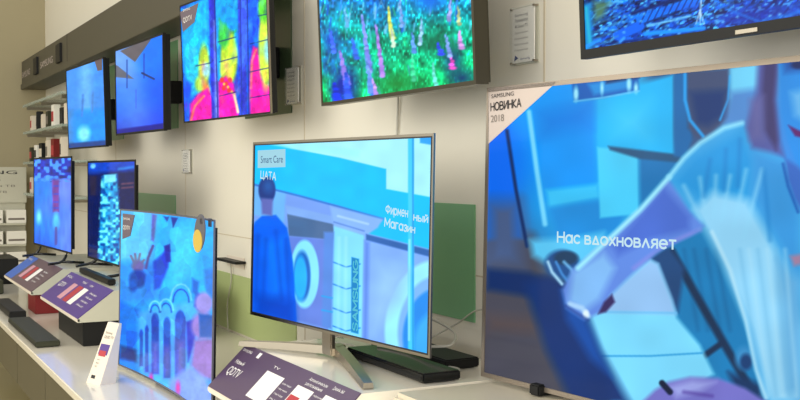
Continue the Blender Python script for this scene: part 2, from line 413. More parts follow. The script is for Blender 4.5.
# --- artwork -----------------------------------------------------
def art_big(a):
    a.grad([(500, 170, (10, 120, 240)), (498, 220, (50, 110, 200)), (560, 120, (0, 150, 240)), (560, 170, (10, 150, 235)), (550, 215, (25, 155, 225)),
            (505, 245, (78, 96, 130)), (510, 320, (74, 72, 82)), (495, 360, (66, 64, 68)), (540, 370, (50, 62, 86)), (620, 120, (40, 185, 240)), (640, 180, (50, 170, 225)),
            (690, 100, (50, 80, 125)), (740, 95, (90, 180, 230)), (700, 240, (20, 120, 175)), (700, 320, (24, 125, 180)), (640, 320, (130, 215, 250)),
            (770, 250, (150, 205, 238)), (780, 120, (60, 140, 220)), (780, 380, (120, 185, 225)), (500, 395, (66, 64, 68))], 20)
    P, E, L = a.poly, a.ell, a.line
    P([(486, 232), (532, 236), (556, 300), (585, 402), (480, 402)], (72, 72, 84), 18)  # dark picture corner, its brown-grey holding the painted shop reflection
    P([(486, 312), (548, 318), (552, 336), (486, 334)], (88, 76, 76), 12, .6)  # warmer band of the shop's reflection, painted into the screen colour
    P([(488, 130), (508, 124), (522, 238), (486, 240)], (8, 108, 236), 6)
    P([(486, 200), (520, 200), (524, 268), (486, 266)], (72, 92, 132), 22, .9)
    P([(486, 268), (530, 272), (570, 286), (560, 302), (486, 290)], (16, 44, 96), 8, .9)
    P([(535, 110), (594, 98), (596, 188), (545, 200)], (0, 146, 235), 8)
    P([(536, 110), (594, 98), (594, 130), (540, 140)], (4, 130, 225), 12, .6)
    P([(546, 190), (598, 184), (600, 198), (549, 208)], (60, 190, 240), 6)
    P([(549, 208), (600, 200), (630, 205), (618, 232), (560, 240)], (26, 140, 215), 8)
    P([(600, 96), (674, 74), (674, 155), (638, 151), (598, 146)], (30, 180, 240), 5)
    P([(612, 110), (650, 100), (650, 140), (612, 138)], (70, 200, 245), 22, .7)
    P([(597, 147), (638, 151), (639, 214), (600, 218)], (78, 204, 246), 3)
    P([(639, 153), (682, 157), (670, 178), (640, 210)], (24, 116, 178), 6)
    P([(608, 146), (674, 154), (690, 158), (684, 163), (640, 159), (610, 150)], (34, 84, 124), 3)
    # lamp
    P([(572, 84), (600, 78), (638, 72), (639, 90), (604, 98), (574, 102)], (12, 92, 176), 3)
    P([(588, 84), (630, 77), (632, 88), (594, 95)], (34, 140, 215), 5)
    P([(606, 74), (640, 68), (640, 78), (606, 84)], (20, 60, 110), 3)
    for p in ((576, 94, 2.4, 7), (602, 88, 1.6, 6), (629, 84, 2.2, 7), (636, 88, 2, 5)): E(*p, (160, 232, 255), 2.5)
    L([(574, 101.5), (604, 97.5), (639, 91)], 1.6, (110, 200, 245), 2)
    L([(529, 112), (537, 172), (545, 224)], 5, (120, 212, 250), 3)
    L([(507, 131), (516, 190), (527, 246)], 3.4, (14, 44, 96), 2.5)
    # machine and hose behind the shoulder
    P([(674, 74), (688, 72), (692, 140), (684, 158), (674, 156)], (16, 104, 168), 4)
    P([(687, 72), (729, 68), (730, 118), (712, 132), (698, 138), (688, 128)], (64, 78, 114), 5)
    P([(690, 92), (726, 90), (724, 116), (708, 126), (696, 124)], (20, 54, 112), 10)
    L([(685, 74), (685, 100), (690, 120), (703, 136)], 3.2, (40, 160, 235), 2)
    L([(730, 76), (728, 100), (720, 120)], 2, (50, 160, 230), 2)
    P([(731, 68), (760, 62), (757, 92), (731, 98)], (116, 206, 242), 5)
    P([(731, 92), (760, 88), (762, 135), (740, 124), (724, 124)], (84, 140, 205), 9)
    # teal area under the arm, pole
    P([(655, 245), (704, 226), (730, 280), (756, 350), (768, 400), (720, 382), (696, 340), (672, 312)], (24, 122, 178), 8)
    for x0 in (684, 694, 706, 716): L([(x0, 250), (x0+14, 330)], 3, (14, 100, 152), 5, .7)
    L([(672, 252), (700, 302), (722, 340), (752, 392)], 8, (16, 46, 78), 4)
    P([(650, 258), (668, 246), (684, 268), (678, 312), (666, 300)], (30, 70, 118), 6)
    L([(704, 356), (722, 343)], 6, (16, 44, 76), 3)
    E(744, 358, 9, 12, (60, 140, 195), 5, .8); E(746, 362, 6, 8, (20, 60, 110), 4)
    P([(728, 372), (760, 384), (768, 402), (740, 402)], (16, 50, 92), 8)
    # paper
    P([(590, 322), (600, 306), (620, 284), (650, 260), (658, 264), (672, 300), (677, 318), (700, 345), (714, 374), (700, 384), (660, 404), (612, 404), (598, 350)], (130, 218, 252), 5)
    P([(602, 304), (622, 284), (650, 260), (658, 264), (672, 300), (676, 314), (604, 312)], (152, 196, 240), 6)
    L([(602, 356), (650, 356), (702, 353)], 1.8, (56, 160, 218), 1.6)
    L([(604, 312), (676, 313)], 1.6, (110, 190, 240), 2.5)
    # haze, press, navy machine
    P([(530, 240), (575, 238), (604, 232), (606, 252), (584, 262), (548, 264), (533, 256)], (96, 200, 244), 9)
    P([(524, 284), (548, 276), (562, 282), (588, 318), (600, 350), (630, 404), (572, 404), (546, 350)], (12, 48, 108), 12)
    P([(560, 290), (586, 316), (600, 350), (612, 378), (590, 360), (566, 320)], (16, 76, 158), 8, .8)
    E(562, 264, 17, 14, (30, 80, 140), 5); E(566, 258, 12, 7, (26, 60, 92), 3)
    L([(548, 262), (552, 272), (562, 284)], 3, (170, 220, 250), 2.5); L([(556, 262), (562, 274), (570, 284)], 2.5, (70, 140, 210), 2)
    L([(564, 262), (572, 270), (576, 280)], 2.5, (120, 190, 240), 3)
    # shirt
    P([(668, 178), (682, 158), (700, 143), (724, 127), (744, 123), (752, 140), (770, 150), (786, 160), (802, 190), (802, 404), (764, 400), (755, 370), (745, 320), (730, 270), (712, 232), (704, 222), (698, 230), (690, 222), (684, 214)], (70, 168, 226), 4)
    P([(672, 182), (692, 156), (742, 130), (756, 160), (748, 196), (700, 200)], (38, 152, 218), 12, .9)
    P([(752, 150), (784, 160), (800, 200), (800, 280), (776, 240), (752, 200)], (60, 150, 215), 12, .9)
    P([(694, 210), (712, 192), (748, 200), (776, 250), (800, 330), (802, 402), (770, 402), (750, 330), (722, 262)], (150, 212, 244), 12)
    P([(778, 260), (802, 280), (802, 402), (786, 390)], (100, 170, 216), 14, .9)
    for x0, y0, x1, y1 in ((700, 218, 684, 186), (706, 216, 700, 178), (714, 216, 716, 176), (722, 220, 730, 176), (734, 226, 746, 170), (744, 236, 762, 170)):
        L([(x0, y0), (x1, y1)], 2.6, (150, 215, 246), 6, .75)
    for x0, y0, x1, y1 in ((710, 160, 704, 196), (726, 150, 724, 190), (740, 140, 738, 186), (764, 170, 770, 240)): L([(x0, y0), (x1, y1)], 2.6, (24, 120, 190), 6, .6)
    for k in range(6): L([(740+k*9, 250), (762+k*7, 395)], 2.4, (178, 226, 246) if k % 2 else (110, 180, 220), 6, .55)
    L([(712, 232), (730, 270), (746, 322), (756, 370), (766, 398)], 3, (196, 236, 250), 4, .8)
    # arm and hand
    P([(668, 178), (690, 212), (704, 226), (690, 236), (656, 252), (626, 280), (610, 296), (602, 312), (584, 320), (566, 308), (562, 290), (572, 270), (600, 246), (640, 210)], (100, 140, 222), 5)
    P([(664, 186), (690, 216), (690, 230), (650, 240), (618, 256), (612, 246), (640, 214)], (78, 112, 204), 8, .9)
    P([(572, 272), (604, 252), (616, 268), (600, 300), (584, 312), (568, 302)], (132, 186, 240), 8, .85)
    L([(700, 230), (664, 246), (634, 268)], 3.5, (140, 144, 226), 5, .8)
    L([(669, 177), (640, 210), (606, 242), (578, 268)], 5, (160, 232, 252), 4)
    L([(669, 177), (684, 158), (700, 143), (724, 128), (742, 123)], 4.5, (150, 226, 252), 4, .9)
    L([(570, 304), (582, 308), (588, 316)], 5, (170, 210, 246), 3); E(586, 314, 3, 4, (226, 246, 255), 2.5); L([(566, 306), (588, 320)], 3, (30, 60, 130), 3, .6)
    P([(604, 302), (612, 294), (615, 302), (606, 312), (598, 314)], (52, 40, 92), 3)
    # hair and face
    P([(758, 58), (780, 56), (776, 100), (780, 140), (784, 156), (770, 152), (752, 148), (746, 128), (756, 92)], (84, 92, 156), 7)
    P([(764, 58), (777, 58), (774, 100), (778, 140), (776, 150), (764, 130), (762, 90)], (64, 60, 108), 6)
    P([(750, 100), (764, 96), (764, 140), (750, 140)], (104, 104, 160), 10, .7)
    P([(778, 50), (805, 50), (805, 170), (797, 164), (787, 140), (781, 112)], (44, 142, 224), 4)
    P([(790, 92), (805, 88), (805, 122), (794, 116)], (110, 186, 240), 8, .8)
    P([(780, 56), (805, 54), (805, 72), (784, 74)], (30, 90, 170), 6, .7)
    E(798, 65, 7, 4, (24, 40, 90), 3)
    P([(788, 125), (798, 130), (803, 132), (803, 138), (795, 136)], (92, 30, 104), 2.5)
    P([(785, 158), (797, 166), (803, 172), (803, 214), (794, 198), (788, 180)], (60, 106, 188), 5)
    L([(783, 164), (788, 186), (798, 212)], 2.5, (26, 90, 170), 3)
    # lower hand, pen
    P([(640, 404), (655, 390), (668, 382), (690, 377), (718, 378), (745, 388), (770, 404)], (118, 116, 196), 5)
    P([(668, 386), (692, 379), (716, 382), (700, 392), (676, 398)], (160, 168, 232), 7, .8)
    L([(684, 392), (712, 396)], 3, (80, 60, 150), 4, .7)
    L([(662, 383), (670, 392)], 6, (10, 24, 54), 2)
    P([(790, 256), (802, 254), (802, 264), (794, 266)], (160, 130, 160), 5)
    a.noise(26, .08, 3)
    a.C *= .895
def art_main(a):
    P, E, L = a.poly, a.ell, a.line
    a.fill((118, 178, 236))
    P([(340, 100), (440, 100), (440, 210), (386, 190), (386, 170), (340, 158), (240, 140), (240, 100)], (158, 222, 242), 2)
    P([(240, 139), (300, 144), (240, 160)], (60, 190, 235), 4)
    P([(240, 138), (268, 144), (340, 158), (386, 169), (386, 189), (435, 198), (435, 250), (366, 233), (383, 220), (340, 209), (250, 184)], (2, 176, 236), 1.5)
    P([(262, 143), (300, 141), (360, 150), (360, 158), (300, 150)], (150, 222, 245), 3, .8)
    P([(250, 184), (340, 206), (382, 221), (366, 234), (366, 360), (250, 330)], (112, 150, 222), 2)
    P([(250, 183), (286, 192), (284, 222), (250, 214)], (104, 168, 228), 3)
    L([(252, 184), (300, 196), (340, 207), (383, 219)], 2, (50, 110, 190), 1.5)
    P([(287, 213), (334, 224), (334, 240), (289, 236)], (70, 100, 140), 1.5)
    P([(285, 205), (332, 216), (334, 224), (287, 214)], (120, 160, 220), 2)
    P([(286, 236), (334, 240), (334, 330), (286, 318)], (96, 124, 204), 3)
    P([(330, 206), (383, 219), (378, 228), (366, 236), (334, 228)], (128, 170, 232), 3)
    P([(334, 226), (366, 236), (364, 342), (328, 334)], (126, 206, 250), 2)
    for y in (262, 284, 308, 326): L([(333, y), (346, y+5), (360, y+2)], 1.3, (40, 120, 200), 1.2)
    P([(324, 232), (334, 232), (332, 330), (322, 326)], (84, 130, 205), 3)
    P([(364, 233), (434, 251), (434, 362), (362, 345)], (122, 164, 234), 2)
    P([(366, 234), (434, 251), (434, 258), (366, 240)], (44, 92, 158), 2)
    P([(420, 131), (432, 131), (432, 145), (420, 143)], (50, 150, 220), 1.5)
    E(432, 326, 47, 66, (146, 220, 247), 3, ang=.12)
    E(434, 328, 36, 52, (118, 168, 232), 3, ang=.12)
    E(436, 334, 33, 46, (36, 130, 214), 3, ang=.12)
    E(438, 345, 24, 34, (60, 160, 225), 6)
    L([(411, 120), (411, 352)], 6, (70, 190, 232), 1.4)
    L([(413, 120), (413, 350)], 1.6, (36, 140, 205), 1.2)
    L([(409.5, 240), (409, 340)], 2, (130, 215, 245), 1.5)
    P([(351.5, 257), (359, 259), (358.5, 334), (351, 332)], (0, 118, 176), 1.2)
    E(304.5, 274, 14.5, 34, (132, 214, 248), 1.5)
    E(302, 276, 8.6, 25, (30, 96, 178), 2)
    E(300.5, 278, 6.5, 22, (48, 168, 240), 2)
    P([(255, 222), (262, 216), (276, 215), (287, 228), (293, 262), (297, 328), (252, 316), (252, 230)], (0, 92, 216), 2)
    P([(262, 240), (286, 236), (290, 290), (270, 300)], (10, 110, 232), 8, .7)
    E(267, 190, 8.5, 13.5, (22, 52, 118), 2)
    P([(261, 198), (273, 199), (272, 216), (262, 214)], (90, 100, 170), 3)
    E(268, 186, 6, 8, (30, 80, 150), 4, .6)
    for p in (((266, 240), (262, 312)), ((276, 232), (282, 300)), ((286, 240), (290, 320)), ((258, 236), (256, 300))): L(p, 3, (0, 62, 168), 6, .6)
    P([(252, 290), (296, 300), (297, 328), (252, 316)], (0, 66, 178), 8, .6)
    for x in (339, 346): L([(x, 238), (x-1, 330)], 2, (160, 226, 252), 4, .6)
    P([(378, 262), (408, 270), (402, 300), (374, 330), (368, 300)], (140, 184, 242), 16, .8)
    P([(364, 240), (370, 242), (368, 342), (362, 342)], (90, 130, 210), 3, .7)
    L([(338, 216), (368, 224)], 2, (170, 206, 244), 2, .8); L([(334, 222), (364, 231)], 1.5, (80, 120, 190), 1.5, .8)
    for y0 in (296, 310): L([(322, y0), (332, y0+2)], 1.5, (40, 150, 215), 1.5)
    a.noise(12, .06, 2)
def art_arches(a):
    P, E, L = a.poly, a.ell, a.line
    a.fill((36, 166, 240))
    P([(118, 205), (158, 208), (152, 262), (118, 262)], (92, 184, 242), 10)
    P([(170, 225), (200, 230), (190, 275), (172, 290)], (60, 190, 245), 12)
    P([(118, 262), (160, 262), (160, 300), (118, 305)], (44, 130, 226), 10)
    P([(152, 214), (157, 215), (154, 242), (151, 240)], (90, 100, 180), 2)
    P([(163, 216), (169, 217), (167, 222)], (20, 60, 150), 1.5); P([(171, 217), (178, 218), (173, 228)], (16, 50, 150), 1.5)
    L([(153, 246), (148, 258), (146, 268)], 2.6, (80, 70, 140), 2)
    for x, y in ((131, 256), (135, 254), (140, 254), (144, 260)): L([(x, y), (137, 268)], 2.4, (104, 100, 140), 1.6)
    E(138, 266, 6.5, 6, (96, 92, 150), 3)
    E(138, 279, 9, 9, (18, 56, 150), 4); E(133, 286, 4, 6, (14, 70, 170), 3)
    P([(153, 262), (166, 250), (170, 250), (168, 268), (160, 288), (154, 290)], (20, 66, 196), 3)
    P([(164, 246), (170, 244), (171, 262), (166, 262)], (12, 40, 160), 2)
    P([(146, 276), (154, 270), (150, 290), (143, 296)], (30, 110, 210), 3)
    P([(118, 300), (140, 310), (138, 374), (118, 372)], (8, 108, 214), 5)
    P([(120, 345), (138, 350), (137, 362), (120, 358)], (18, 48, 120), 4)
    P([(118, 360), (140, 364), (138, 374), (118, 370)], (20, 130, 230), 3)
    P([(138, 312), (200, 300), (200, 400), (138, 385)], (70, 168, 244), 6)
    for x0, x1, yt, yb in ((139.5, 143, 330, 366), (145, 148.5, 326, 372), (151.5, 159, 314, 374), (163.5, 170.5, 318, 378), (175, 185.5, 312, 382)):
        cx = (x0+x1)/2; r = (x1-x0)/2
        P([(x0, yt+r*1.6), (x1, yt+r*1.6), (x1, yb), (x0, yb)], (26, 76, 176), 1.5); E(cx, yt+r*1.6, r, r*1.9, (18, 78, 186), 1.5)
        P([(x0, yt+28), (x1, yt+28), (x1, yb), (x0, yb)], (96, 96, 186), 6, .7)
    for cx, cy, rr in ((166, 312, 5.5), (181, 302, 8), (155, 312, 4.5)):
        th = [math.pi*(1.0+k/8) for k in range(9)]
        L([(cx+rr*math.cos(t), cy+rr*1.6*math.sin(t)) for t in th], 1.6, (10, 80, 190), 1.4)
        L([(cx+rr*1.3*math.cos(t), cy-2+rr*2*math.sin(t)) for t in th], 1.8, (100, 200, 250), 1.4)
    a.cells(9, 16, .16, 4, 24)
    P([(186, 322), (198, 318), (194, 345), (188, 362)], (12, 40, 176), 3)
    P([(196, 292), (206, 296), (200, 312), (194, 306)], (20, 60, 190), 3)
    P([(192, 278), (199, 282), (197, 296), (192, 292)], (12, 100, 200), 3)
    E(204, 303, 9, 11, (146, 140, 214), 4)
    E(203, 326, 12, 14, (140, 120, 200), 5)
    P([(199, 314), (216, 316), (216, 338), (200, 337)], (6, 82, 168), 3)
    P([(194, 340), (214, 338), (214, 380), (200, 378), (191, 366)], (140, 112, 188), 5)
    P([(170, 380), (190, 366), (206, 378), (214, 400), (214, 425), (165, 408)], (122, 156, 240), 6)
    E(178, 388, 2.2, 6, (210, 60, 170), 3); E(151, 378, 2, 4, (200, 60, 160), 3)
    P([(204, 270), (214, 268), (214, 300), (206, 290)], (40, 120, 210), 4)
    a.noise(6, .10, 7); a.noise(2.5, .08, 8)
def art_rainbow(a):
    P, E, L = a.poly, a.ell, a.line
    a.fill((8, 96, 226))
    a.noise(30, .3, 4, 60)
    P([(182, 10), (208, -4), (208, 60), (200, 98), (186, 84), (182, 50)], (0, 176, 236), 5)
    P([(186, 45), (196, 48), (202, 90), (190, 98)], (40, 200, 240), 5)
    P([(184, 78), (192, 84), (190, 118), (184, 122)], (6, 90, 230), 4)
    E(204, 66, 5.5, 22, (188, 220, 70), 3); E(206, 70, 4, 7, (170, 235, 240), 3); E(200, 84, 5, 8, (170, 215, 90), 3)
    E(206, 92, 4, 10, (226, 160, 60), 3)
    P([(190, 104), (198, 94), (208, 88), (213, 100), (213, 124), (190, 124)], (236, 20, 168), 3)
    L([(191, 120), (195, 106), (204, 96)], 2.4, (250, 120, 110), 2)
    P([(214, -30), (240, -40), (238, 30), (230, 60), (236, 100), (214, 110)], (0, 150, 232), 4)
    P([(219, 18), (230, 32), (236, 30), (230, 44), (219, 44)], (44, 180, 90), 3)
    E(229, 58, 8.5, 27, (192, 228, 66), 2.5); E(224, 36, 5, 12, (60, 190, 80), 3); E(226, 70, 6, 12, (206, 226, 90), 3)
    P([(218, 82), (226, 76), (234, 84), (236, 100), (240, 120), (218, 124)], (238, 24, 176), 3)
    for x, y in ((222, 80), (226, 84), (230, 80), (224, 88), (229, 90)): E(x, y, 2.2, 2.6, (246, 70, 70), 1.5)
    for x, y in ((224, 84), (228, 87), (232, 92)): E(x, y, 1.2, 1.4, (250, 190, 90), 1)
    L([(234, 94), (238, 112)], 2.5, (240, 220, 170), 2)
    P([(208, -30), (214, -30), (219, 122), (212, 124)], (44, 62, 196), 1.5)
    P([(213, 20), (216, 20), (219, 122), (215, 124)], (110, 130, 220), 2, .8)
    P([(237, -40), (246, -40), (247, 118), (240, 120)], (50, 70, 202), 1.5)
    P([(240, 0), (248, 0), (248, 60), (242, 70)], (60, 100, 226), 2)
    P([(247, -40), (262, -40), (260, 50), (248, 50)], (20, 84, 232), 3)
    P([(250, 60), (253, 46), (258, 48), (262, 80), (274, 90), (274, 114), (250, 116)], (238, 30, 160), 3)
    L([(251, 88), (252, 60), (256, 50)], 2, (250, 130, 130), 2)
    P([(252, 96), (260, 80), (264, 108), (252, 114)], (240, 20, 170), 3)
    E(266, 46, 7.5, 42, (196, 226, 80), 2.5); E(264, 8, 6, 14, (90, 200, 60), 3); E(268, 50, 4, 12, (150, 220, 220), 3)
    for x, y, w_, dy in ((218, 42, 18, -5), (219, 62, 18, -5), (250, 44, 20, -5), (258, 16, 14, -3), (196, 66, 14, -3), (220, 96, 16, -4), (250, 72, 22, -5), (250, 98, 22, -4)):
        L([(x, y), (x+w_, y+dy)], 1.1, (16, 40, 110), 1, .8)
    a.cells(4.5, 9, .22, 3, 28); a.cells(2.2, 3.5, .12, 6, 10)
    for y in range(-30, 120, 8):
        for x0, x1 in ((186, 208), (219, 238), (249, 273)): E(x0+(x1-x0)*hash01(y+x0+60), y, 2.2, 4.5, ((0, 200, 240), (20, 60, 200), (120, 220, 235))[(y+x0) % 3] if y < 60 else ((250, 90, 170), (200, 10, 150), (250, 140, 90))[(y+x0) % 3], 3, .3)
    L([(214, -20), (218, 124)], .9, (20, 40, 120), 1); L([(247, -20), (249, 118)], .9, (20, 40, 120), 1); L([(240, -20), (242, 118)], .8, (24, 50, 140), 1)
    a.noise(3, .12, 9)
def art_lupins(a):
    X, Y = a.X, a.Y
    t = np.clip(Y/100, -1, 1)
    n1 = vnoise(X, Y, 9, 1); n2 = vnoise(X, Y, 3.2, 2); n3 = vnoise(X, Y, 1.6, 3, 3); n4 = vnoise(X, Y, 22, 4)
    top = np.array([16, 108, 170.]); mid = np.array([8, 142, 116.]); low = np.array([8, 160, 84.])
    tt = np.clip((Y-(X-320)*-.06)/100, 0, 1)[:, None]
    C = np.where(tt < .4, top+(mid-top)*tt/.4, mid+(low-mid)*(tt-.4)/.6)
    C = C*(.35+.55*n1[:, None]+.55*n2[:, None]+.45*(n3[:, None]))
    C += np.array([30, 90, 70])*np.clip(n3-.72, 0, 1)[:, None]*4
    blue = np.clip((n4-.45)*3, 0, 1)*np.clip(1-(X-320)/110, 0, 1)
    C = C*(1-.6*blue[:, None])+np.array([20, 60, 190])*.6*blue[:, None]*(.5+n2[:, None])
    a.C = np.clip(C, 0, 255)
    rr = random.Random(9)
    for k in range(70):
        x = rr.uniform(318, 474); y = rr.uniform(-10, 96); h = rr.uniform(5, 11)
        a.line([(x, y), (x+rr.uniform(-3, 3), y-h)], 1.4, rr.choice([(60, 200, 130), (30, 170, 90), (90, 200, 190), (20, 120, 190), (120, 180, 230), (40, 210, 150)]), 1.6, .6)
    for k in range(38):
        x = rr.uniform(318, 474); y = rr.uniform(-12, 34); h = rr.uniform(6, 12)
        a.line([(x, y), (x+1, y-h)], 1.8, rr.choice([(110, 190, 230), (60, 140, 230), (140, 200, 235), (30, 90, 210)]), 1.6, .75)
    def spike(x0, y0, x1, y1, w_, c):
        n = max(3, int(math.hypot(x1-x0, y1-y0)/2.2))
        for i in range(n):
            u = i/(n-1); ww = w_*(.35+.65*u)
            k = rr.uniform(.8, 1.2)
            a.ell(x0+(x1-x0)*u+rr.uniform(-.8, .8), y0+(y1-y0)*u, ww, 1.9, [min(255, q*k) for q in c], 1.4, .92)
    E = a.ell
    E(344, 86, 14, 18, (14, 42, 150), 12, .8); E(452, 60, 10, 14, (14, 60, 110), 10, .7); E(330, 40, 9, 12, (20, 60, 190), 10, .6)
    E(462, 78, 14, 10, (10, 60, 100), 10, .7); E(436, 42, 22, 16, (10, 96, 70), 12, .5); E(398, 84, 26, 12, (24, 124, 56), 10, .6)
    for s in ((340, 52, 347, 84, 4, (150, 130, 235)), (346, 74, 348, 98, 5, (50, 90, 235)), (334, 84, 338, 100, 6, (20, 50, 200)), (362, 16, 370, 72, 3.4, (130, 140, 240)),
              (370, 78, 374, 96, 4, (60, 120, 230)), (376, 26, 383, 76, 3, (170, 130, 225)), (388, 8, 393, 38, 3, (214, 222, 110)), (391, 30, 394, 46, 2.6, (190, 210, 190)),
              (352, 40, 357, 58, 3.4, (60, 110, 235)), (372, 80, 378, 98, 3.4, (190, 150, 240)), (367, 60, 371, 92, 2.8, (110, 150, 240)), (330, 30, 334, 52, 3, (70, 110, 240)),
              (459, 32, 461, 48, 3.6, (206, 150, 225)), (451, 58, 453, 68, 4, (236, 90, 200)), (446, 36, 450, 56, 2.8, (130, 160, 235)), (438, 44, 441, 54, 4, (50, 70, 220)),
              (412, 34, 414, 52, 3, (100, 150, 235)), (422, 20, 420, 44, 2.4, (150, 190, 230)), (458, 8, 459, 24, 2.4, (190, 200, 150)), (433, 64, 436, 86, 2.6, (110, 210, 200)),
              (412, 56, 414, 80, 2.8, (70, 200, 150)), (450, 0, 449, 20, 2.4, (160, 160, 230)), (400, 0, 402, 26, 2.4, (130, 170, 235)), (345, 8, 347, 26, 2.4, (110, 180, 230))): spike(*s)
    E(430, 0, 16, 12, (20, 110, 210), 8, .6)
def art_city(a):
    X, Y = a.X, a.Y
    a.fill((12, 74, 176))
    u = X+.9*Y; v = Y+.16*X
    n = vnoise(u, v, 7, 3, 4); n2 = vnoise(u, v, 2.6, 4, 2); n3 = vnoise(u, v, 18, 5, 9)
    a.mix((n-.5)*5, (6, 34, 92)); a.mix((n3-.55)*4, (18, 116, 226)); a.mix((n2-.66)*6*(n3 > .3), (70, 160, 235)); a.mix((.3-n2)*5, (6, 20, 62)); a.cells(6, 3, .5, 3, 20)
    P, L = a.poly, a.line
    for x0, y0, x1, y1, w_, c in ((640, 20, 700, -2, 8, (14, 110, 228)), (618, 36, 640, 26, 9, (14, 96, 220)), (645, 34, 704, 28, 4, (30, 140, 236)),
                                  (632, 14, 690, -6, 3, (8, 30, 90)), (606, 44, 700, 34, 2.5, (8, 34, 100)), (664, 10, 696, 4, 5, (20, 100, 220)), (648, 26, 690, 16, 2, (110, 190, 240))):
        L([(x0, y0), (x1, y1)], w_, c, 2)
    for k in range(9): L([(640+k*7, 24-k*2.4), (646+k*7, 12-k*2.4)], 1.2, (8, 30, 90), 1.2, .8)
    P([(583, 4), (592, 2), (594, 46), (586, 54), (583, 40)], (20, 130, 190), 4, .8)
    L([(586, 8), (590, 44)], 2.6, (40, 170, 200), 3); P([(592, 0), (612, 0), (604, 18), (594, 24)], (70, 110, 90), 5, .7)
    for y in range(0, 50, 7): L([(595, y+4), (618, y-6)], 1.4, (90, 150, 170), 1.6, .5)
    L([(702, -10), (700, 18)], 1.6, (170, 210, 240), 1.5, .9)
    for x in (696, 700, 704): L([(x, 24), (700, 10)], 1.2, (180, 220, 250), 1.2, .8)
    P([(724, 30), (760, 24), (802, 18), (802, 2), (740, 6), (720, 18)], (22, 40, 150), 12, .6)
    L([(720, 6), (760, 22), (800, 12)], 2.4, (20, 120, 220), 3, .7); L([(583, 48), (600, 40)], 3, (40, 140, 236), 2); L([(620, 42), (624, 38)], 2.5, (60, 150, 240), 2)
    for k in range(40):
        x = 600+hash01(k)*200; y = -10+hash01(k+77)*54; a.ell(x, y, 1.6, 1, (110, 190, 240), 1.2, .7)
def hash01(k): return float(hashn(np.array([k]), np.array([k*7+3]), 11)[0])
def art_farthest(a):
    P, E = a.poly, a.ell
    a.fill((62, 140, 228)); P([(80, 60), (92, 60), (92, 112), (80, 112)], (96, 168, 236), 8); P([(60, 112), (110, 108), (110, 155), (60, 155)], (6, 134, 226), 6)
    E(84, 134, 6, 8, (130, 226, 245), 5); P([(64, 110), (74, 108), (74, 155), (64, 155)], (60, 130, 200), 5, .8)
    a.line([(83, 95), (82, 116)], 2, (60, 120, 200), 2); a.line([(93, 92), (92, 112)], 2, (70, 130, 205), 2)
    P([(62, 144), (108, 140), (108, 146), (64, 150)], (10, 60, 130), 2); a.noise(6, .12, 2); a.noise(2.5, .08, 5)
def art_triangles(a):
    P, E = a.poly, a.ell
    a.grad([(120, 66, (110, 160, 235)), (128, 95, (90, 150, 238)), (155, 60, (4, 110, 230)), (155, 95, (2, 84, 226)), (120, 112, (20, 110, 235)), (135, 118, (110, 150, 240)), (118, 95, (40, 110, 230)), (150, 124, (20, 60, 220)), (118, 130, (30, 40, 160))], 12)
    P([(120, 51), (152, 36), (150, 41), (135, 62)], (92, 88, 96), 1); P([(114, 64), (118, 66), (134, 79), (114, 77)], (92, 96, 110), 1)
    a.line([(127, 60), (127, 88)], 1.2, (30, 70, 150), 1); a.line([(144, 54), (144, 78)], 1.2, (20, 60, 170), 1)
    a.line([(142, 73), (154, 79)], 1.8, (20, 40, 90), 1); a.line([(136, 90), (136, 108)], 1.2, (60, 100, 210), 1)
    P([(114, 130), (165, 123), (165, 131), (114, 139)], (20, 24, 130), 2); a.noise(5, .08, 2)
def art_blue(a):
    P, E = a.poly, a.ell
    a.grad([(40, 190, (16, 120, 226)), (44, 225, (20, 130, 235)), (64, 190, (100, 130, 226)), (64, 230, (90, 130, 236)), (52, 210, (70, 120, 230)), (38, 240, (10, 90, 210))], 9)
    P([(30, 150), (75, 150), (75, 178), (30, 178)], (10, 44, 170), 4)
    X, Y = a.X, a.Y; n = vnoise(X, Y, 3, 8, 3)
    a.mix((n-.55)*5*(Y < 182), (70, 150, 245)); a.mix((.35-n)*4*(Y < 182), (6, 16, 90))
    P([(52, 180), (59, 180), (59, 212), (53, 212)], (110, 60, 150), 2)
    for y in (186, 194, 202, 208): a.line([(54, y), (58, y)], 1.5, (60, 70, 190), 1)
    E(56, 221, 3, 8, (80, 190, 240), 3); E(39, 217, 2.5, 6, (110, 210, 245), 3); a.line([(56, 228), (56, 244)], 2, (80, 70, 160), 2)
    a.noise(2.2, .2, 6, 8)
def art_navy(a):
    P, E = a.poly, a.ell
    a.fill((6, 22, 78)); P([(85, 160), (140, 158), (140, 170), (85, 174)], (12, 66, 180), 5)
    P([(102, 176), (117, 174), (123, 275), (98, 265)], (30, 150, 210), 2)
    X, Y = a.X, a.Y; n = vnoise(X, Y, 2.6, 8, 2.6); msk = np.clip(.5-a.sdf([(101, 176), (118, 174), (124, 275), (97, 265)])/2, 0, 1)
    a.mix((n-.55)*5*msk, (110, 225, 235)); a.mix((.4-n)*5*msk, (8, 70, 150))
    P([(104, 175), (116, 174), (116, 182), (104, 183)], (120, 215, 240), 2)
    for y in (184, 188): a.line([(122, y), (133, y-1)], 2, (90, 60, 90), 1.5)
    for y in (210, 226, 240): a.line([(121, y), (131, y)], 1.5, (60, 40, 90), 1.5)
    P([(89, 176), (97, 176), (96, 196), (90, 196)], (34, 30, 60), 3); E(93, 166, 2.5, 2.5, (120, 200, 245), 2); a.line([(119, 169), (133, 167)], 2.5, (40, 120, 210), 2)
    a.noise(3, .2, 3)

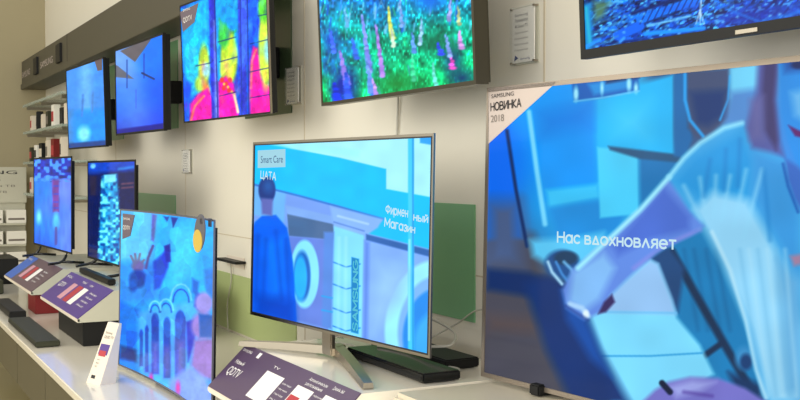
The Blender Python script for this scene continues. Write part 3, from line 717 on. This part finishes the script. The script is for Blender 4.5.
G = 'televisions mounted on the wall under the fascia'
tvA = television('television', -8.542, 1.56, 1.827, 2.8, 1.5, 1.101, .624, art_farthest, 60, 110,
                 'farthest wall television with pale blue picture and white blob low on screen', group=G, frame='gloss' if False else 'dark')
tvB = television('television', -6.901, 1.56, 1.886, 2.9, .4, .981, .556, art_triangles, 90, 150,
                 'wall television showing a blue picture with dark taupe triangles at the top', group=G, frame='dark')
tvC = television('television', -5.253, 1.53, 1.899, 4.0, 1.9, 1.048, .594, art_rainbow, 150, 240,
                 'wall television with rainbow magenta, yellow and blue stained glass picture', group=G, frame='dark', bez=.008, depth=.035)
tvD = television('television', -3.573, 1.56, 1.893, -.6, 2.4, 1.094, .620, art_lupins, 260, 300,
                 'wall television showing a green meadow of purple and blue lupins', group=G, frame='greyside', depth=.052)
tvE = television('television', -2.026, 1.56, 1.919, 1.4, 2.7, 1.10, .624, art_city, 320, 200,
                 'wall television showing a blue aerial city view, nearest the upper right corner', group=G, frame='dark', bez=.016, bottom=.022)
tvM = television('television', -3.589, 1.286, 1.137, 6.8, -1.3, 1.093, .620, art_main, 260, 300,
                 'silver-edged television on a V-shaped foot showing a man before a cyan shopfront', base='stand', frame='silver', bez=.008, depth=.04)
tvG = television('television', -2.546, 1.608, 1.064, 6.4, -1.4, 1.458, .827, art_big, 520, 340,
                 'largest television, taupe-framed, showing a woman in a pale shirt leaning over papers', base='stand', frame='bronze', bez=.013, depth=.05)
tvK = television('television', -4.722, 1.070, .786, 1.7, -1.1, 1.235, .700, art_arches, 120, 260,
                 'curved television on the counter showing blue arches, with a yellow tag on its corner', base='stand', frame='steel', bez=.007, depth=.03, curve=.035)
tvN = television('television', -6.934, 1.380, 1.096, 2.0, -.4, 1.10, .624, art_navy, 70, 130,
                 'television on a riser showing a dark navy picture with a cyan tower', base='stand', frame='dark', depth=.04)
tvP = television('television', -7.959, 1.203, 1.127, 3.3, -.4, 1.10, .624, art_blue, 60, 120,
                 'farthest riser television showing blue and lavender patterns with a red strip', base='stand', frame='dark', depth=.04)

MB().box(1.048-.001, 1.048+.002, -.001, .008, .0, .594, .001).build('side_trim', MT['silver'], tvC[0], local=tvC[3])
b = MB(); W_, H_ = 1.093, .62
for a_ in ((.008, W_-.008, .008, .012), (.008, W_-.008, H_-.012, H_-.008), (.008, .012, .012, H_-.012), (W_-.012, W_-.008, .012, H_-.012)): b.box(a_[0], a_[1], -.001, .004, a_[2], a_[3])
b.build('inner_rim', MT['ink'], tvM[0], local=tvM[3])
# logo plates, captions, stickers
write(tvE[1], tvE[2], 'SAMSUNG', (738, 33.0), (758, 30.0), 2.6, MT['silver'], 'logo_lettering')
flat_poly(tvE[0], tvE[2], [(737, 34.6), (759, 31.3), (759, 27.2), (737, 30.4)], MT['silver'], 'logo_plate', .002, 0.0).matrix_local = tvE[3]
# big set
st = flat_poly(tvG[0], tvG[2], [(489, 88), (558, 81.6), (489, 144)], MT['sticker'], 'corner_sticker', .001, .001); st.matrix_local = tvG[3]
write(st, tvG[2], 'SAMSUNG', (492.5, 98.5), (515, 95.5), 4, MT['ink'], 'lettering', .0045)
write(st, tvG[2], 'НОВИНКА', (492, 111), (522, 106.5), 7.5, MT['ink'], 'lettering', .0045)
write(st, tvG[2], '2018', (492, 122.5), (505, 121), 7, MT['greyink'], 'lettering', .0045)
write(tvG[1], tvG[2], 'Нас вдохновляет', (558, 242), (676, 249), 10, MT['lit_white'])
# main set
fp = flat_poly(tvM[1], tvM[2], [(258, 150.5), (285.5, 149), (285.5, 167), (258, 168)], MT['lit_box'], 'caption_box', .001, .003)
write(tvM[1], tvM[2], 'Smart Care', (261.5, 163), (283.5, 162.5), 7, MT['lit_navy'], lift=.003)
write(tvM[1], tvM[2], 'ЦАТА', (261, 178), (276, 180), 7, MT['lit_white'])
write(tvM[1], tvM[2], 'Фирмен', (386, 213), (408, 217), 8, MT['lit_white'])
write(tvM[1], tvM[2], 'ный', (414, 220), (428, 222.5), 7, MT['lit_white'])
write(tvM[1], tvM[2], 'Магаз', (385, 226), (407, 231.5), 8, MT['lit_white'])
write(tvM[1], tvM[2], 'ин', (408, 231.5), (415, 233), 7, MT['lit_white'])
A = tvM[2](357, 330.5); B = tvM[2](357.6, 261); d = B-A
stroke_caption('caption', 'SAMSUNG', tvM[1], A+Vector((.004, 0, 0)), d, Vector((-1, 0, 0)), MT['lit_pale'], d.length, .026, .0015, .3)
write(tvM[0], tvM[2], 'SAMSUNG', (334, 336.4), (345, 339), 2, MT['ink'], 'logo_lettering', .005).matrix_local = tvM[3]
# small corner stickers
for tv, pts, lines in ((tvK, [(123, 213.5), (134.5, 215), (130, 236), (122.5, 239)], (('SAMSUNG', 124.5, 219.5, 131, 220.3, 2.2), ('QDTV', 124, 229, 131, 230, 4))),
                       (tvC, [(180.5, 12), (199, 3), (195, 22), (183.5, 32)], (('SAMSUNG', 184, 12, 191, 9.5, 2.4), ('QDTV', 184, 23, 193, 19.5, 5))),
                       (tvA, [(95, 61), (102.5, 58.2), (102.5, 70), (98, 71)], ()), (tvN, [(120, 222), (134, 221.5), (132, 238), (121, 236)], ())):
    if tv is tvN: continue
    s_ = flat_poly(tv[0], tv[2], pts, MT['stickerdark'], 'corner_sticker', .004 if tv is tvK else .001, .006 if tv is tvK else .001); s_.matrix_local = tv[3]
    for t, x0, y0, x1, y1, h in lines: write(s_, tv[2], t, (x0, y0), (x1, y1), h, MT['whiteink'], 'lettering', .005)

# --- stands -------------------------------------------------------
DZ = 1.047
def to_local(root, p):
    M = Matrix.Translation(root.location) @ Matrix.Rotation(root.rotation_euler.z, 4, 'Z'); return M.inverted() @ Vector(p)
def foot(root, pts, r, m, name='foot', sq=.35):
    MB().tube([to_local(root, p) for p in spline(pts, 6)], r, 12, sq).build(name, m, root, True)
fz = DZ+.014
def blade(root, pts, wd, hg):
    P = [Vector(to_local(root, p)) for p in spline(pts, 6)]; b = MB(); R_ = []
    for i, p in enumerate(P):
        t = (P[min(i+1, len(P)-1)]-P[max(i-1, 0)]).normalized(); sd = Vector((t.y, -t.x, 0)).normalized(); k = i/(len(P)-1)
        w_ = wd[0]+(wd[1]-wd[0])*k; h_ = hg[0]+(hg[1]-hg[0])*k
        R_.append([b.bm.verts.new(p+sd*a*w_/2+Vector((0, 0, c*h_))) for a, c in ((-1, 0), (1, 0), (.8, 1), (-.8, 1))])
    for A, B in zip(R_, R_[1:]):
        for k in range(4): b.bm.faces.new((A[k], A[(k+1) % 4], B[(k+1) % 4], B[k]))
    b.bm.faces.new(R_[0]); b.bm.faces.new(R_[-1][::-1]); b.build('foot', MT['silver'], root)
blade(tvM[0], [(-3.455, 1.205, DZ+.003), (-3.30, 1.30, DZ+.008), (-3.10, 1.425, DZ+.010)], (.030, .050), (.016, .028))
blade(tvM[0], [(-3.14, 1.42, DZ+.010), (-2.92, 1.37, DZ+.006), (-2.60, 1.275, DZ+.003)], (.050, .032), (.030, .016))
b = MB(); p = to_local(tvM[0], (-3.10, 1.43, 0)); zz = lambda z: z-1.137
b.box(p.x-.03, p.x+.03, .020, .038, zz(DZ+.012), .03, .004); b.build('neck', MT['silver'], tvM[0])
# big set: two low feet
for xx in (.25, 1.2):
    MB().box(xx-.02, xx+.02, -.02, .08, -.010, .02, .004).build('foot', MT['dark'], tvG[0])
MB().box(.40, .84, .050, .10, -.0155, .012, .003).build('foot', MT['dark'], tvK[0])
for tv, hgt in ((tvN, .045), (tvP, .078)):
    for xx, s in ((.16, -1), (.94, 1)):
        MB().tube(spline([(xx, -.11, -hgt+.008), (xx, -.02, -hgt+.022), (xx-.02*s, .02, .01), (xx-.02*s, .025, .06)], 5), .009, 8).tube([(xx, -.02, -hgt+.02), (xx, .12, -hgt+.008)], .009, 8).build('foot', MT['gloss'], tv[0], True)

# ---------------------------------------------------------------- risers with sloping printed fronts
def art_print(seed, bright):
    def f(a):
        pass
    return f
def riser(x0, x1, y0, ydeck, yback, label, pedestals, panel=True, yaw=0, pm='print', tone=0, z0=.895, topm='riser'):
    r = empty('display_riser', ((x0+x1)/2, y0, CZ), math.radians(yaw), label, 'display riser')
    w_ = (x1-x0)/2; q = lambda z: z-CZ
    MB().prism([(0, q(z0)), (0, q(z0+.018)), (ydeck-y0, q(DZ)), (yback-y0, q(DZ)), (yback-y0, q(z0))], 'x', -w_, w_).build('body', MT[topm], r)
    for (a0, a1, b0, b1, mt) in pedestals:
        MB().box(a0, a1, b0, b1, .0005, q(z0), .003).build('pedestal', MT[mt], r)
    if panel:
        n = Vector((0, -(DZ-z0-.018), ydeck-y0)).normalized()
        def S(u, v, l=.004):                         # u 0..1 across, v 0..1 up the slope
            return Vector((-w_+u*2*w_, 0, q(z0+.018)))+Vector((0, ydeck-y0, DZ-z0-.018))*v+n*l
        def quad(u0, u1, v0, v1, m, name, l, par, cols=None):
            bb = MB(); lo = l-.0035
            vs = [bb.bm.verts.new(S(u, v, k)) for k in (lo, l) for u, v in ((u0, v0), (u1, v0), (u1, v1), (u0, v1))]
            for f in ((0, 3, 2, 1), (4, 5, 6, 7), (0, 1, 5, 4), (1, 2, 6, 5), (2, 3, 7, 6), (3, 0, 4, 7)): bb.bm.faces.new([vs[i] for i in f])
            return bb.build(name, m, par)
        pn = quad(0, 1, 0, 1, MT[pm], 'info_panel', .004, r)
        MB().box(-w_, w_, -.004, .012, q(z0+.004), q(z0+.02), .002).build('panel_lip', MT['cream'], r)
        U = Vector((1, 0, 0)); V = (Vector((0, ydeck-y0, DZ-z0-.018))).normalized()
        def T(t, u, v, h, m='whiteink', wd=None): caption('lettering', t, pn, S(u, v, .0048), U, V, MT[m], wd, h, .0003)
        return r, quad, T, pn
    return r, None, None, None
MT['purple2'] = mat('violet_print', (78, 50, 134), .35, noise=.05)
MT['brownprint'] = mat('brown_violet_print', (92, 70, 84), .35, noise=.05)
MT['blueprint'] = mat('blue_print', (50, 100, 190), .4, noise=.05)
MT['pinkcard'] = mat('pink_print', (206, 150, 160), .5, noise=.05)
MT['redprint'] = mat('red_print', (176, 52, 60), .5, noise=.08)
# riser under the main set
r, quad, T, pn = riser(-3.478, -2.56, 1.095, 1.235, 1.80, 'white display riser with dark purple information panel beneath the street scene television',
      ((-.35, .35, .10, .5, 'dark'),), pm='purple', topm='white')
T('SAMSUNG', .02, .86, .010, wd=.085); T('Новый', .045, .60, .014, wd=.08); T('QDTV', .045, .36, .032, wd=.115)
quad(.17, .195, .84, .95, MT['whiteink'], 'printed_picture', .0047, pn)
T('TV', .36, .80, .009, wd=.05)
quad(.34, .50, .18, .72, MT['paper'], 'printed_picture', .0047, pn)
for k in range(4): T('спецификация', .515, .62-k*.1, .006, wd=.07)
T('Автоматическое', .66, .86, .010, wd=.13); T('распознавание', .66, .77, .010, wd=.12)
quad(.62, .75, .40, .72, MT['paper'], 'printed_picture', .0047, pn)
quad(.625, .70, .08, .54, MT['redprint'], 'printed_picture', .0051, pn)
for k in range(4): T('подключение', .765, .66-k*.1, .006, wd=.07)
T('Дизайн 360', .84, .88, .010, wd=.07)
quad(.83, .93, .36, .76, MT['paper'], 'printed_picture', .0047, pn)
# riser with violet panel
r, quad, T, pn = riser(-6.49, -5.38, 1.02, 1.20, 1.72, 'pale grey display riser with violet information panel on a black pedestal',
      ((-.15, .53, .03, .36, 'dark'),), pm='purple2')
T('SAMSUNG', .03, .82, .016, wd=.14); T('QDTV', .05, .50, .034, wd=.16)
for u, m_ in ((.30, 'pinkcard'), (.44, 'redprint'), (.56, 'paper')):
    quad(u, u+.10, .2, .74, MT[m_], 'printed_picture', .0047, pn)
T('Новый', .42, .84, .016, wd=.1); T('цвет', .60, .84, .014, wd=.08)
for k in range(4): T('объём цвета', .74, .66-k*.13, .012, wd=.16)
# riser with brown-blue panel and red pedestal
r, quad, T, pn = riser(-7.93, -6.73, 1.00, 1.19, 1.70, 'pale grey display riser with brown and blue information panel on a red pedestal',
      ((.27, .56, .03, .45, 'red'),), pm='brownprint')
quad(0, .26, .02, .98, MT['blueprint'], 'printed_picture', .0043, pn)
T('SAMSUNG', .03, .82, .016, wd=.16)
for u, m_ in ((.34, 'pinkcard'), (.46, 'redprint'), (.58, 'paper')): quad(u, u+.09, .2, .72, MT[m_], 'printed_picture', .0047, pn)
for k in range(4): T('звучание', .74, .66-k*.13, .012, wd=.14)
# plinth under the largest set
pl = empty('display_plinth', (-1.635, 1.31, CZ), 0, 'cream display plinth beneath the largest television', 'display plinth')
MB().box(-.89, .95, 0, WY-1.31-.02, .0005, DZ+.004-CZ, .012).build('body', MT['plinth'], pl)
b = MB()
for k in range(8): b.box(-.60+k*.2-.0015, -.60+k*.2+.0015, .015, WY-1.31-.04, DZ+.003-CZ, DZ+.005-CZ)
b.build('board_joints', MT['wallseam'], pl)

# ---------------------------------------------------------------- boxes and devices
def device(name, x0, x1, y0, y1, z, h, label, cat, mt='gloss', group=None, led=True):
    r = empty(name, ((x0+x1)/2, (y0+y1)/2, z), 0, label, cat, group)
    a = (x1-x0)/2; c = (y1-y0)/2
    MB().box(-a, a, -c, c, .004, h, .004).build('case', MT[mt], r)
    MB().box(-a+.01, a-.01, -c-.0015, -c+.002, h*.3, h*.7, .001).build('front_strip', MT['dark'], r)
    for sx in (-1, 1): MB().box(sx*(a-.03)-.012, sx*(a-.03)+.012, -c+.01, c-.01, 0, .005).build('foot', MT['dark'], r)
    return r
device('sound_bar', -3.10, -2.585, 1.44, 1.565, DZ, .032, 'glossy black sound bar on the riser behind the V-shaped foot', 'sound bar')
device('media_box', -3.25, -2.73, 1.60, 1.72, DZ, .034, 'slim black box lying against the wall behind the sound bar', 'media box', 'dark')
device('sound_bar', -6.45, -5.46, .83, .95, CZ, .032, 'long flat charcoal sound bar on the white counter before the violet-panel riser', 'sound bar', 'boxgreen')
device('sound_bar', -7.35, -6.62, .86, .955, CZ, .045, 'dark sound bar farther down the counter, before the red pedestal', 'sound bar', 'dark')
device('sound_bar', -6.40, -5.62, 1.225, 1.265, DZ, .035, 'thin black bar along the deck of the violet-panel riser', 'sound bar', 'dark')
device('media_box', -8.55, -8.0, .87, 1.0, CZ, .10, 'dark grey box at the far end of the counter', 'media box', 'boxgreen')
device('media_box', -9.2, -8.7, .90, 1.2, CZ, .20, 'tall dark box at the far end of the counter by the rack', 'media box', 'dark')
# cables behind the main set
def cable(pts, r, label, mt='cable', n=8):
    return tag(MB().tube(spline(pts, n), r, 8).build('cable', MT[mt], None, True), label, 'cable')
cable([(-3.20, 1.60, DZ+.09), (-3.05, 1.68, DZ+.125), (-2.86, 1.70, DZ+.10), (-2.76, 1.64, DZ+.075), (-2.82, 1.60, DZ+.062), (-2.95, 1.58, DZ+.046), (-3.05, 1.53, DZ+.037)], .0045, 'pale grey cable looping over the black boxes behind the television')
cable([(-2.72, 1.868, DZ+.13), (-2.84, 1.868, DZ+.15), (-2.98, 1.868, DZ+.14), (-3.1, 1.86, DZ+.08), (-3.2, 1.78, DZ+.006)], .003, 'thin pale cable running down the wall behind the boxes')
pts = [(-2.70+.045*math.cos(t), 1.585+.035*math.sin(t), DZ+.006+.002*k) for k in range(4) for t in [i*math.pi/8 for i in range(16)]]
tag(MB().tube(pts, .0045, 6).build('cable_coil', MT['cable'], None, True), 'pale coiled cable beside the black boxes on the riser', 'cable')
cable([(-3.38, 1.50, DZ+.006), (-3.25, 1.54, DZ+.006), (-3.16, 1.50, DZ+.006), (-3.14, 1.55, DZ+.006), (-3.2, 1.585, DZ+.006)], .003, 'thin grey cable curling out in front of the sound bar')
cable([(-3.56, 1.868, 2.05), (-3.553, 1.87, 1.94), (-3.562, 1.872, 1.85), (-3.57, 1.872, 1.76)], .0045, 'grey cable hanging down the wall below the meadow television')
cable([(-5.52, 1.865, 1.155), (-5.5, 1.862, 1.05), (-5.56, 1.86, .92), (-5.52, 1.85, CZ+.006)], .004, 'beige cable hanging from the black wall bracket')
wb = empty('wall_bracket', (-5.47, WY, 1.16), 0, 'small black bracket ledge on the cream wall left of the street scene television', 'bracket')
MB().box(-.165, .165, -.06, -.001, 0, .014, .002).build('ledge', MT['dark'], wb); MB().box(-.14, .14, -.006, -.0005, -.03, .03, .001).build('back_plate', MT['cream'], wb)

# ---------------------------------------------------------------- acrylic price holders on the wall
def holder(x0, x1, z0, z1, label):
    r = empty('price_holder', ((x0+x1)/2, WY, z0), 0, label, 'price tag holder', 'acrylic price holders on the wall')
    a = (x1-x0)/2; h = z1-z0
    MB().box(-a, a, -.022, -.018, 0, h, .001).build('acrylic_cover', MT['acrylic'], r)
    MB().box(-a, a, -.004, -.0005, 0, h).build('back_plate', MT['riser'], r)
    MB().box(-a+.006, a-.006, -.016, -.012, .006, h-.006).build('paper_sheet', MT['paper'], r)
    b = MB()
    for sx in (-1, 1):
        for z in (.006, h-.006): b.box(sx*(a-.004)-.003, sx*(a-.004)+.003, -.022, 0, z-.003, z+.003)
    b.build('spacer', MT['silver'], r)
    for k, (t, hh) in enumerate((('Samsung', .008), ('Телевизор', .010), ('4K Smart TV', .010), ('Диагональ', .006), ('Разрешение', .006), ('Матрица', .006), ('Гарантия', .006))):
        caption('lettering', t, r, (-a+.02, -.0165, h-.03-k*h*.1), (1, 0, 0), (0, 0, 1), MT['ink' if k < 3 else 'greyink'], a*1.1, hh, .0003)
    caption('lettering', 'Samsung', r, (-a+.05, -.0165, .014), (1, 0, 0), (0, 0, 1), MT['blueink'], a*.8, .007, .0003)
    MB().prism([(-a+.018, .012), (-a+.040, .020), (-a+.022, .030)], 'y', -.0172, -.0162).build('printed_mark', MT['blueink'], r)
holder(-2.775, -2.645, 1.985, 2.165, 'clear price holder with white sheet between the meadow and city view televisions')
holder(-4.69, -4.53, 1.965, 2.145, 'clear price holder with white sheet between the rainbow and meadow televisions')
holder(-6.43, -6.27, 1.64, 1.79, 'small price holder on the cream wall above the arches television')

# ---------------------------------------------------------------- tent card on the counter
tc_ = empty('tent_card', (-4.43, .90, CZ), math.radians(20), 'cream wedge-shaped display card standing on the counter beside the arches television', 'display card')
b = MB()
lo = [(-.052, 0, 0), (.052, 0, 0), (.052, .075, 0), (-.052, .075, 0)]; hi = [(-.042, .10, .245), (.042, .10, .245), (.042, .112, .245), (-.042, .112, .245)]
vs = [b.bm.verts.new(p) for p in lo+hi]
for f in ((0, 3, 2, 1), (4, 5, 6, 7), (0, 1, 5, 4), (1, 2, 6, 5), (2, 3, 7, 6), (3, 0, 4, 7)): b.bm.faces.new([vs[i] for i in f])
b.build('card_body', MT['cream'], tc_)
Vt = Vector((0, .10, .245)).normalized(); nt_ = Vector((0, -.245, .10)).normalized()
def cq(x0, x1, s0, s1, m_, l=.0012):
    b = MB(); vs = [b.bm.verts.new(Vector((x, 0, 0))+Vt*s+nt_*k) for k in (-.0005, l) for x, s in ((x0, s0), (x1, s0), (x1, s1), (x0, s1))]
    for f in ((0, 3, 2, 1), (4, 5, 6, 7), (0, 1, 5, 4), (1, 2, 6, 5), (2, 3, 7, 6), (3, 0, 4, 7)): b.bm.faces.new([vs[i] for i in f])
    return b.build('printed_picture', m_, tc_)
cq(-.036, .030, .125, .17, MT['purple2']); cq(-.030, .020, .118, .142, MT['redprint'], .0016); cq(-.030, -.002, .022, .036, MT['ink'])
for t, s, h in (('Samsung', .215, .010), ('QLED TV', .195, .012), ('www', .10, .007), ('Smart', .085, .007), ('Hub', .07, .007)):
    caption('lettering', t, tc_, Vector((-.03, 0, 0))+Vt*s+nt_*.001, (1, 0, 0), Vt, MT['greyink'], None, h, .0004)

# ---------------------------------------------------------------- yellow tag on the curved set
hg = empty('hang_tag', (-3.54, 1.088, 1.44), math.radians(5), 'oval yellow and grey tag hooked over the corner of the curved television', 'tag')
def disc(cx, cz, rx, rz, y0, y1, m_, name, par, tilt=.35):
    c, q = math.cos(tilt), math.sin(tilt)
    return MB().prism([(cx+rx*math.cos(t)*c-rz*math.sin(t)*-q, cz+rz*math.sin(t)*c-rx*math.cos(t)*q) for t in [k*2*math.pi/28 for k in range(28)]], 'y', y0, y1).build(name, m_, par)
disc(0, 0, .046, .066, -.004, 0, MT['steel'], 'backing', hg)
disc(-.014, -.030, .040, .040, -.006, -.0035, MT['yellow'], 'oval_face', hg)
MB().box(.006, .030, -.004, .030, .045, .049).box(.006, .030, -.004, 0, .03, .049).box(.006, .030, .026, .030, .02, .049).build('hook', MT['steel'], hg)

# ---------------------------------------------------------------- far end: glass shelves with accessories, white rack
gs = []
for z, lab in ((2.30, 'uppermost glass accessory shelf at the far end of the wall'), (2.03, 'second glass accessory shelf from the top at the far end'),
               (1.73, 'third glass accessory shelf from the top, just left of the far televisions'), (1.42, 'lowest glass accessory shelf at the far end')):
    r = empty('glass_shelf', (-10.2, 1.60, z), 0, lab, 'shelf', 'glass accessory shelves')
    MB().box(-.95, 1.2, 0, WY-1.602, 0, .02, .003).build('glass_pane', MT['glass'], r)
    MB().box(-.95, 1.2, -.008, .0, -.004, .022, .002).build('price_rail', MT['glass'], r)
    for x in (-.85, 0, 1.05): MB().box(x-.012, x+.012, .02, WY-1.602, -.03, -.001).build('bracket', MT['silver'], r)
rr = random.Random(3)
cols = ['cream', 'dark', 'cream', 'boxgreen', 'paper', 'dark', 'cream', 'red']
names = {'cream': 'cream', 'dark': 'black', 'paper': 'white', 'red': 'red', 'boxgreen': 'charcoal'}
for si, (z, where, xs) in enumerate(((2.03, 'second', (-10.95, -10.6, -10.3, -10.02, -9.72, -9.3, -9.1)), (1.73, 'third', (-11.0, -10.7, -10.4, -10.05, -9.75, -9.35)),
                             (1.42, 'lowest', (-11.0, -10.72, -10.42, -10.1, -9.8)))):
    for k, x in enumerate(xs):
        c = cols[(k+si*3) % len(cols)]; h = rr.uniform(.14, .21); w_ = rr.uniform(.09, .13)
        r = empty('accessory_box', (x, 1.67, z+.0205), rr.uniform(-.1, .1), '%s accessory box on the %s glass shelf, number %s from the far end' % (names[c], where, ['one', 'two', 'three', 'four', 'five', 'six', 'seven'][k]), 'box', 'accessory boxes on the glass shelves')
        MB().box(-w_/2, w_/2, -.03, .03, 0, h, .003).build('carton', MT[c], r)
        MB().box(-w_/2+.012, w_/2-.012, -.032, -.029, h*.25, h*.7, .0005).build('printed_window', MT[['redprint', 'ink', 'cream', 'greyink'][k % 4]], r)
rk = empty('display_rack', (XE+.2, 1.2, 0), 0, 'white display rack with lettered header against the beige end wall', 'rack')
MB().box(-.19, .10, -.48, .42, 0, 1.66).build('side_frame', MT['riser'], rk)
MB().box(.10, .13, -.48, .43, 1.34, 1.70, .003).build('header', MT['riser'], rk)
caption('lettering', 'SAMSUNG', rk, (.1315, -.42, 1.63), (0, 1, 0), (0, 0, 1), MT['ink'], .76, .034, .0005)
for k, z_ in enumerate((1.56, 1.50, 1.44)): caption('lettering', 'Аксессуары для ТВ', rk, (.1315, -.42, z_), (0, 1, 0), (0, 0, 1), MT['greyink'], (.6, .74, .66)[k], .02, .0005)
for k in range(5):
    z = .28+k*.21
    MB().box(.10, .28, -.46, .40, z, z+.02, .002).build('shelf_board', MT['riser'], rk)
for k in range(5):
    for j in range(3):
        z = .28+k*.21+.0205; yy = 1.52-j*.22
        o = empty('carton', (XE+.2+.19, yy, z), 0, 'white carton on the end wall rack, %s board up, %s from the glass shelves' % (['first', 'second', 'third', 'fourth', 'fifth', 'sixth'][k], ['nearest', 'second', 'third'][j]), 'box', 'white cartons on the end wall rack')
        MB().box(-.07, .07, -.1, .085, 0, .13, .003).build('box_body', MT['paper'], o)
        MB().box(.069, .0715, -.085, .07, .03, .05).build('printed_stripe', MT['greyink'], o)
